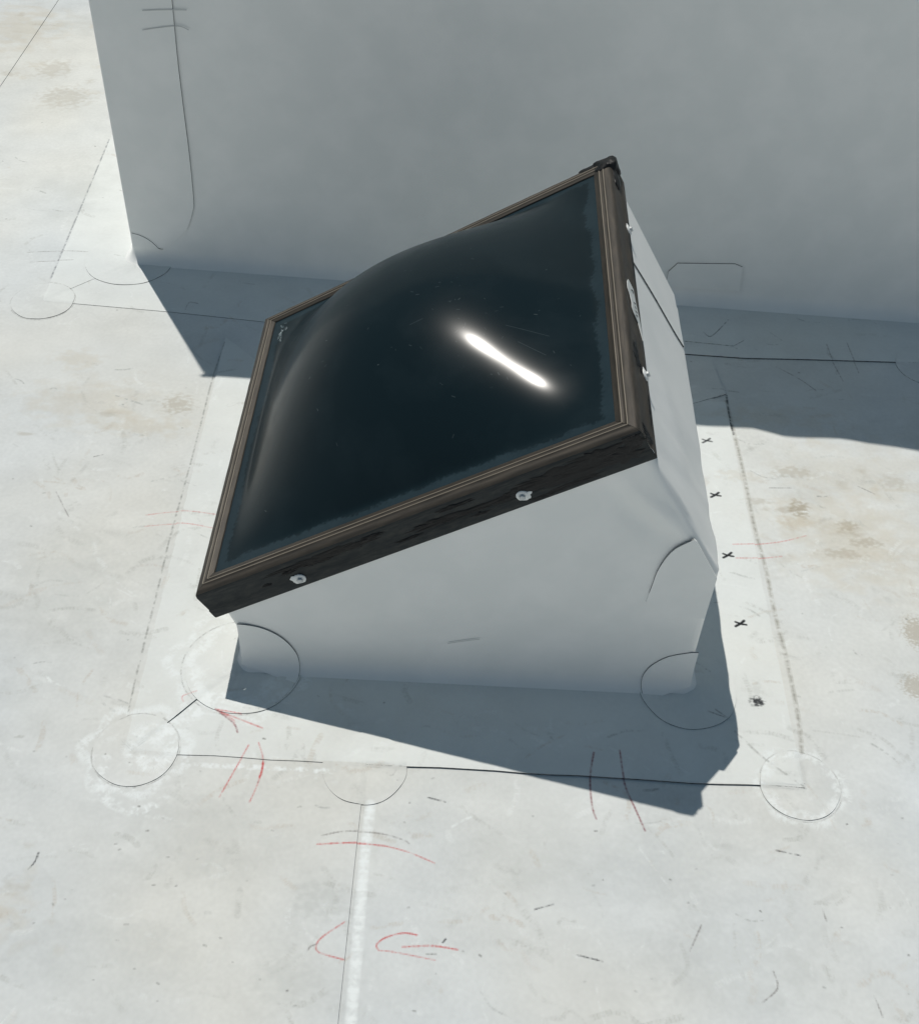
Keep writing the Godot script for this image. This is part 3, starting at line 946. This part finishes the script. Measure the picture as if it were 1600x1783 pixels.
func folded_patch(root: Node3D, corner: Vector2, r: float, way: float, lift: float) -> void:
	# half a disc that runs from the roof up the cove on to the front wall, and half a disc flat on the roof beside it
	var cz := CURB_F
	var low_a := asin(COVE * 1.02 / r)
	var prof := func(b: float) -> Vector2:
		# b along the section: below 0 on the roof, above 0 up the wall; returns (y, z)
		var arc := COVE * PI / 2
		var off := 0.0022
		var s := b + COVE
		if s < 0:
			return V(lift, cz + COVE - s)
		if s < arc:
			var a := s / COVE
			return V(maxf(COVE - (COVE - off) * cos(a), lift), cz + COVE - (COVE - off) * sin(a))
		return V(COVE + s - arc, cz + off)
	var f := func(i: int, j: int) -> Vector3:
		var a := lerpf(-low_a, PI / 2, i / 80.0)
		var q := r * (j / 14.0) * (1.0 + 0.03 * soft.get_noise_2d(cos(a) * 0.8 + corner.x * 9.0, sin(a) * 0.8))
		var p: Vector2 = prof.call(sin(a) * q * 1.04)
		return Vector3(corner.x + way * (cos(a) * q - 0.002), p.x, p.y)
	var mesh := grid(80, 14, f)
	mesh.surface_set_material(0, M.wall)
	# cut edge round the outside
	var g := func(i: int, j: int) -> Vector3:
		var p: Vector3 = f.call(i, 14)
		if j == 0:
			return p
		var q: Vector3 = f.call(i, 13)
		var o := (p - q).normalized() * 0.0006
		var a := lerpf(-low_a, PI / 2, i / 80.0)
		return p + o + (Vector3(0, -0.002, 0) if sin(a) < 0 else Vector3(0, 0, -0.002))
	var e := grid(80, 1, g)
	var arr := e.surface_get_arrays(0)
	mesh.add_surface_from_arrays(Mesh.PRIMITIVE_TRIANGLES, arr)
	mesh.surface_set_material(1, M.mid_edge)
	obj("corner_patch", mesh, root)
	var c := V(corner.x, cz + 0.003)
	draped_disc("corner_patch", c, r, root, M.roof_patch, M.edge)


# ==================================================================== the skylight
func build_skylight() -> void:
	var root := Node3D.new()
	root.name = "dome_skylight"
	add_child(root)
	# local x up the slope, y out of the pane, z towards the viewer; origin under the middle of the frame
	var mid := F_LEFT + U * (FW / 2) - Vector3(0, 0, FD / 2)
	root.transform = Transform3D(Basis(U, N, Vector3(0, 0, 1)), mid)
	tag(root, "square dark tinted dome skylight in a weathered bronze frame, tilted on its curb", "skylight")
	var hx := FW / 2
	var hz := FD / 2
	# section of a rail: distance in from the outer face, height
	var sec: Array = [V(0.004, 0.0), V(0.0005, 0.001), V(0.0, 0.004), V(0.0, 0.020), V(0.0012, 0.0215), V(0.0012, 0.048), V(0.0012, 0.056), V(0.0026, 0.0612), V(0.0062, 0.0648), V(0.0105, 0.0662), V(0.0165, 0.0666),
		V(0.0172, 0.0680), V(0.0190, 0.0680), V(0.0197, 0.0666), V(0.0250, 0.0666), V(0.0257, 0.0680), V(0.0275, 0.0680), V(0.0282, 0.0666), V(0.0365, 0.0664), V(0.0376, 0.0655), V(0.0378, 0.0600), V(0.0378, 0.0560)]
	for side in 4:
		var l := hz if side % 2 else hx
		var w := hx if side % 2 else hz
		var st := SurfaceTool.new()
		st.begin(Mesh.PRIMITIVE_TRIANGLES)
		st.set_smooth_group(0)
		var along := 48
		for j in sec.size():
			for i in along + 1:
				var q: Vector2 = sec[j]
				var e := l - q.x - 0.0004
				# worn bottom edge, cut short at the low corner
				var s := lerpf(-e, e, i / float(along))
				var wob := 0.0005 * soft.get_noise_2d(s * 18.0 + side * 9.0, j * 0.3)
				var p := Vector3(s, q.y + wob * 0.5, w - q.x + wob)
				st.set_uv(Vector2(s + side * 0.37, j * 0.035))
				st.add_vertex(p)
		# outer leg and top are one extrusion in two finishes
		var split := 7
		for part in 2:
			var lo := 0 if part == 0 else split
			var hi := split if part == 0 else sec.size() - 1
			for j in range(lo, hi):
				for i in along:
					var a := j * (along + 1) + i
					var b := a + along + 1
					for k in [a, b, a + 1, a + 1, b, b + 1]:
						st.add_index(k)
		st.generate_normals()
		var whole := st.commit_to_arrays()
		var mesh := ArrayMesh.new()
		var cut := split * along * 6
		var idx: PackedInt32Array = whole[Mesh.ARRAY_INDEX]
		var first := whole.duplicate()
		first[Mesh.ARRAY_INDEX] = idx.slice(0, cut)
		var second := whole.duplicate()
		var rest := idx.slice(cut, 11 * along * 6)
		rest.append_array(idx.slice(12 * along * 6, 15 * along * 6))
		rest.append_array(idx.slice(16 * along * 6))
		second[Mesh.ARRAY_INDEX] = rest
		mesh.add_surface_from_arrays(Mesh.PRIMITIVE_TRIANGLES, first)
		mesh.add_surface_from_arrays(Mesh.PRIMITIVE_TRIANGLES, second)
		mesh.surface_set_material(0, M.bronze if side == 1 else M.coat)
		mesh.surface_set_material(1, M.bronze)
		# the two drawn lines are rubbed bright
		for line in [11, 15]:
			var third := whole.duplicate()
			third[Mesh.ARRAY_INDEX] = idx.slice(line * along * 6, (line + 1) * along * 6)
			mesh.add_surface_from_arrays(Mesh.PRIMITIVE_TRIANGLES, third)
			mesh.surface_set_material(mesh.get_surface_count() - 1, M.worn)
		var rail := obj("frame_rail", mesh, root)
		rail.rotation.y = side * PI / 2   # front, right, back, left
	# dome
	var fx := hx - 0.036
	var fz := hz - 0.036
	var n := 180
	var dome := func(i: int, j: int) -> Vector3:
		var sx := -1.0 + 2.0 * i / n
		var sz := -1.0 + 2.0 * j / n
		var x := sx * fx
		var z := sz * fz
		var u := clampf(absf(x) / 0.352, 0, 1)
		var v := clampf(absf(z + 0.009) / 0.348, 0, 1)
		var h := 0.163 * pow(1 - u * u, 1.09) * pow(1 - v * v, 0.91)
		# the sheet bends softly out of its flange
		h = h * h / (h + 0.008)
		return Vector3(x, 0.0635 + h, z)
	obj("dome", grid(n, n, dome), root, M.dome)
	# screws through the skirt of the frame
	for s in [[0.605, 0.024, 0], [0.190, 0.020, 0], [0.183, 0.014, 1], [0.617, 0.010, 1]]:
		var at := Vector3(-hx + s[0], s[1], hz)
		var out := Vector3(0, 0, 1)
		if s[2] == 1:
			at = Vector3(hx, s[1], hz - s[0])
			out = Vector3(1, 0, 0)
		screw(root, at, out)
	# mastic
	mastic_lump(root, Vector3(hx - 0.016, 0.050, -hz + 0.016), Vector3(0.0255, 0.0215, 0.0255), 3)
	mastic_lump(root, Vector3(hx - 0.045, 0.060, -hz + 0.006), Vector3(0.026, 0.0075, 0.008), 9)
	mastic_lump(root, Vector3(hx - 0.002, 0.045, -hz + 0.055), Vector3(0.006, 0.014, 0.026), 4)
	for s in [[0.735, 0.045, 0.050, 0.013], [0.66, 0.040, 0.055, 0.010], [0.60, 0.034, 0.030, 0.006], [0.70, 0.012, 0.050, 0.007], [0.64, 0.008, 0.040, 0.005], [0.575, 0.030, 0.020, 0.004], [0.78, 0.030, 0.030, 0.018], [0.80, 0.05, 0.016, 0.014],
			[0.30, 0.045, 0.055, 0.007], [0.24, 0.040, 0.030, 0.005], [0.18, 0.040, 0.014, 0.004], [0.13, 0.030, 0.010, 0.003], [0.45, 0.035, 0.035, 0.004], [0.40, 0.020, 0.03, 0.003], [0.50, 0.05, 0.03, 0.004], [0.53, 0.018, 0.02, 0.003], [0.35, 0.052, 0.02, 0.003], [0.70, 0.030, 0.11, 0.013], [0.25, 0.048, 0.10, 0.008], [0.50, 0.030, 0.09, 0.007]]:
		mastic_smear(root, Vector3(-hx + s[0], s[1], hz), Vector3.RIGHT, Vector3.UP, s[2], s[3], int(s[0] * 1000))
	mastic_smear(root, Vector3(hx, 0.044, hz - 0.205), Vector3(0, 0, -1), Vector3.UP, 0.034, 0.011, 77)
	mastic_smear(root, Vector3(hx, 0.030, hz - 0.185), Vector3(0, 0, -1), Vector3.UP, 0.012, 0.004, 78)
	mastic_smear(root, Vector3(hx, 0.012, hz - 0.10), Vector3(0, 0, -1), Vector3.UP, 0.05, 0.004, 79)
	mastic_smear(root, Vector3(hx, 0.008, hz - 0.55), Vector3(0, 0, -1), Vector3.UP, 0.12, 0.005, 80)
	mastic_smear(root, Vector3(hx, 0.030, hz - 0.02), Vector3(0, 0, -1), Vector3.UP, 0.012, 0.022, 81)
	# torn remains of a white sticker on the tall side
	var stick := PackedVector2Array()
	for p in [V(0.283, 0.006), V(0.300, 0.014), V(0.315, 0.020), V(0.322, 0.036), V(0.330, 0.044), V(0.346, 0.042), V(0.362, 0.047), V(0.372, 0.055), V(0.394, 0.054), V(0.408, 0.047), V(0.405, 0.026), V(0.380, 0.022), V(0.345, 0.014), V(0.312, 0.007)]:
		stick.append(p)
	wall_sheet("sticker", stick, Vector3(hx, 0, hz), Vector3(0, 0, -1), Vector3.UP, 0.0002, 0.0012, root, M.white_film, M.white_film)
	for s in [[V(0.326, 0.029), V(0.331, 0.022)], [V(0.337, 0.030), V(0.341, 0.021)], [V(0.348, 0.031), V(0.350, 0.024)], [V(0.357, 0.033), V(0.362, 0.025)], [V(0.385, 0.040), V(0.393, 0.031)], [V(0.385, 0.031), V(0.393, 0.031)]]:
		wall_line("sticker_print", s, 0.003, Vector3(hx, 0, hz), Vector3(0, 0, -1), Vector3.UP, 0.0018, root, M.dark)


func screw(root: Node3D, at: Vector3, out: Vector3) -> void:
	var t := Node3D.new()
	t.name = "screw"
	root.add_child(t, true)
	var b := Basis(Quaternion(Vector3.UP, out))
	t.transform = Transform3D(b.rotated(out, at.x * 17.0) * 0.85, at)
	var lathe := func(prof: Array, six: bool) -> ArrayMesh:
		var f := func(i: int, j: int) -> Vector3:
			var ang := i / 24.0 * TAU
			var r: float = prof[j].x
			if six and j < 3:
				r *= cos(PI / 6) / cos(fmod(ang, PI / 3) - PI / 6)
			return Vector3(cos(ang) * r, prof[j].y, sin(ang) * r)
		return grid(24, prof.size() - 1, f, true)
	obj("washer", lathe.call([V(0.0118, 0.0), V(0.0118, 0.0015), V(0.0105, 0.0028), V(0.005, 0.0036), V(0.0, 0.0036)], false), t, M.washer)
	obj("head", lathe.call([V(0.0062, 0.003), V(0.0062, 0.0075), V(0.0056, 0.0085), V(0.003, 0.0088), V(0.0, 0.0088)], true), t, M.zinc)
	# white sealant pressed out from under the washer
	var f := func(i: int, j: int) -> Vector3:
		var ang := i / 28.0 * TAU
		var ph := j / 8.0 * PI / 2
		var r := 0.0145 * (1.0 + 0.4 * speckle.get_noise_3d(cos(ang) * 1.3 + at.x * 40.0, sin(ang) * 1.3, at.z * 30.0)) * cos(ph)
		return Vector3(cos(ang) * r + 0.004 * sin(at.x * 50.0), 0.0022 * sin(ph), sin(ang) * r * 0.9 - 0.003)
	obj("sealant_ring", grid(28, 8, f, true), t, M.washer)


func mastic_lump(root: Node3D, at: Vector3, r: Vector3, seed_: int) -> void:
	var f := func(i: int, j: int) -> Vector3:
		var a := i / 40.0 * TAU
		var b := -PI / 2 + j / 24.0 * PI
		var d := Vector3(cos(a) * cos(b), sin(b), sin(a) * cos(b))
		# squarish, then lumpy
		var q := Vector3(signf(d.x) * pow(absf(d.x), 0.72), signf(d.y) * pow(absf(d.y), 0.72), signf(d.z) * pow(absf(d.z), 0.72))
		var k := 1.0 + 0.16 * soft.get_noise_3d(d.x * 0.9 + seed_ * 3.1, d.y * 0.9, d.z * 0.9) + 0.05 * soft.get_noise_3d(d.x * 2.4, d.y * 2.4 + seed_, d.z * 2.4)
		return at + q * r * k
	obj("mastic", grid(40, 24, f, true), root, M.mastic)


func mastic_smear(root: Node3D, at: Vector3, ex: Vector3, ey: Vector3, rx: float, ry: float, seed_: int) -> void:
	var n := ex.cross(ey).normalized()
	if n.dot(at) < 0:
		n = -n
	var f := func(i: int, j: int) -> Vector3:
		var a := i / 36.0 * TAU
		var t := 1.0 - j / 6.0
		var k := 1.0 + 0.75 * speckle.get_noise_2d(cos(a) * 1.9 + seed_ * 1.37, sin(a) * 1.9)
		var h := 0.0022 * sqrt(maxf(0.0, 1.0 - t * t)) * (1.0 + 0.5 * speckle.get_noise_2d(cos(a) * t * 4.0 + seed_, sin(a) * t * 4.0))
		var y := clampf(at.y + sin(a) * ry * t * k, 0.0, 0.058)
		return Vector3(at.x, 0, at.z) + ex * cos(a) * rx * t * k + ey * y + n * (h - 0.0013)
	obj("mastic", grid(36, 6, f, true), root, M.mastic)
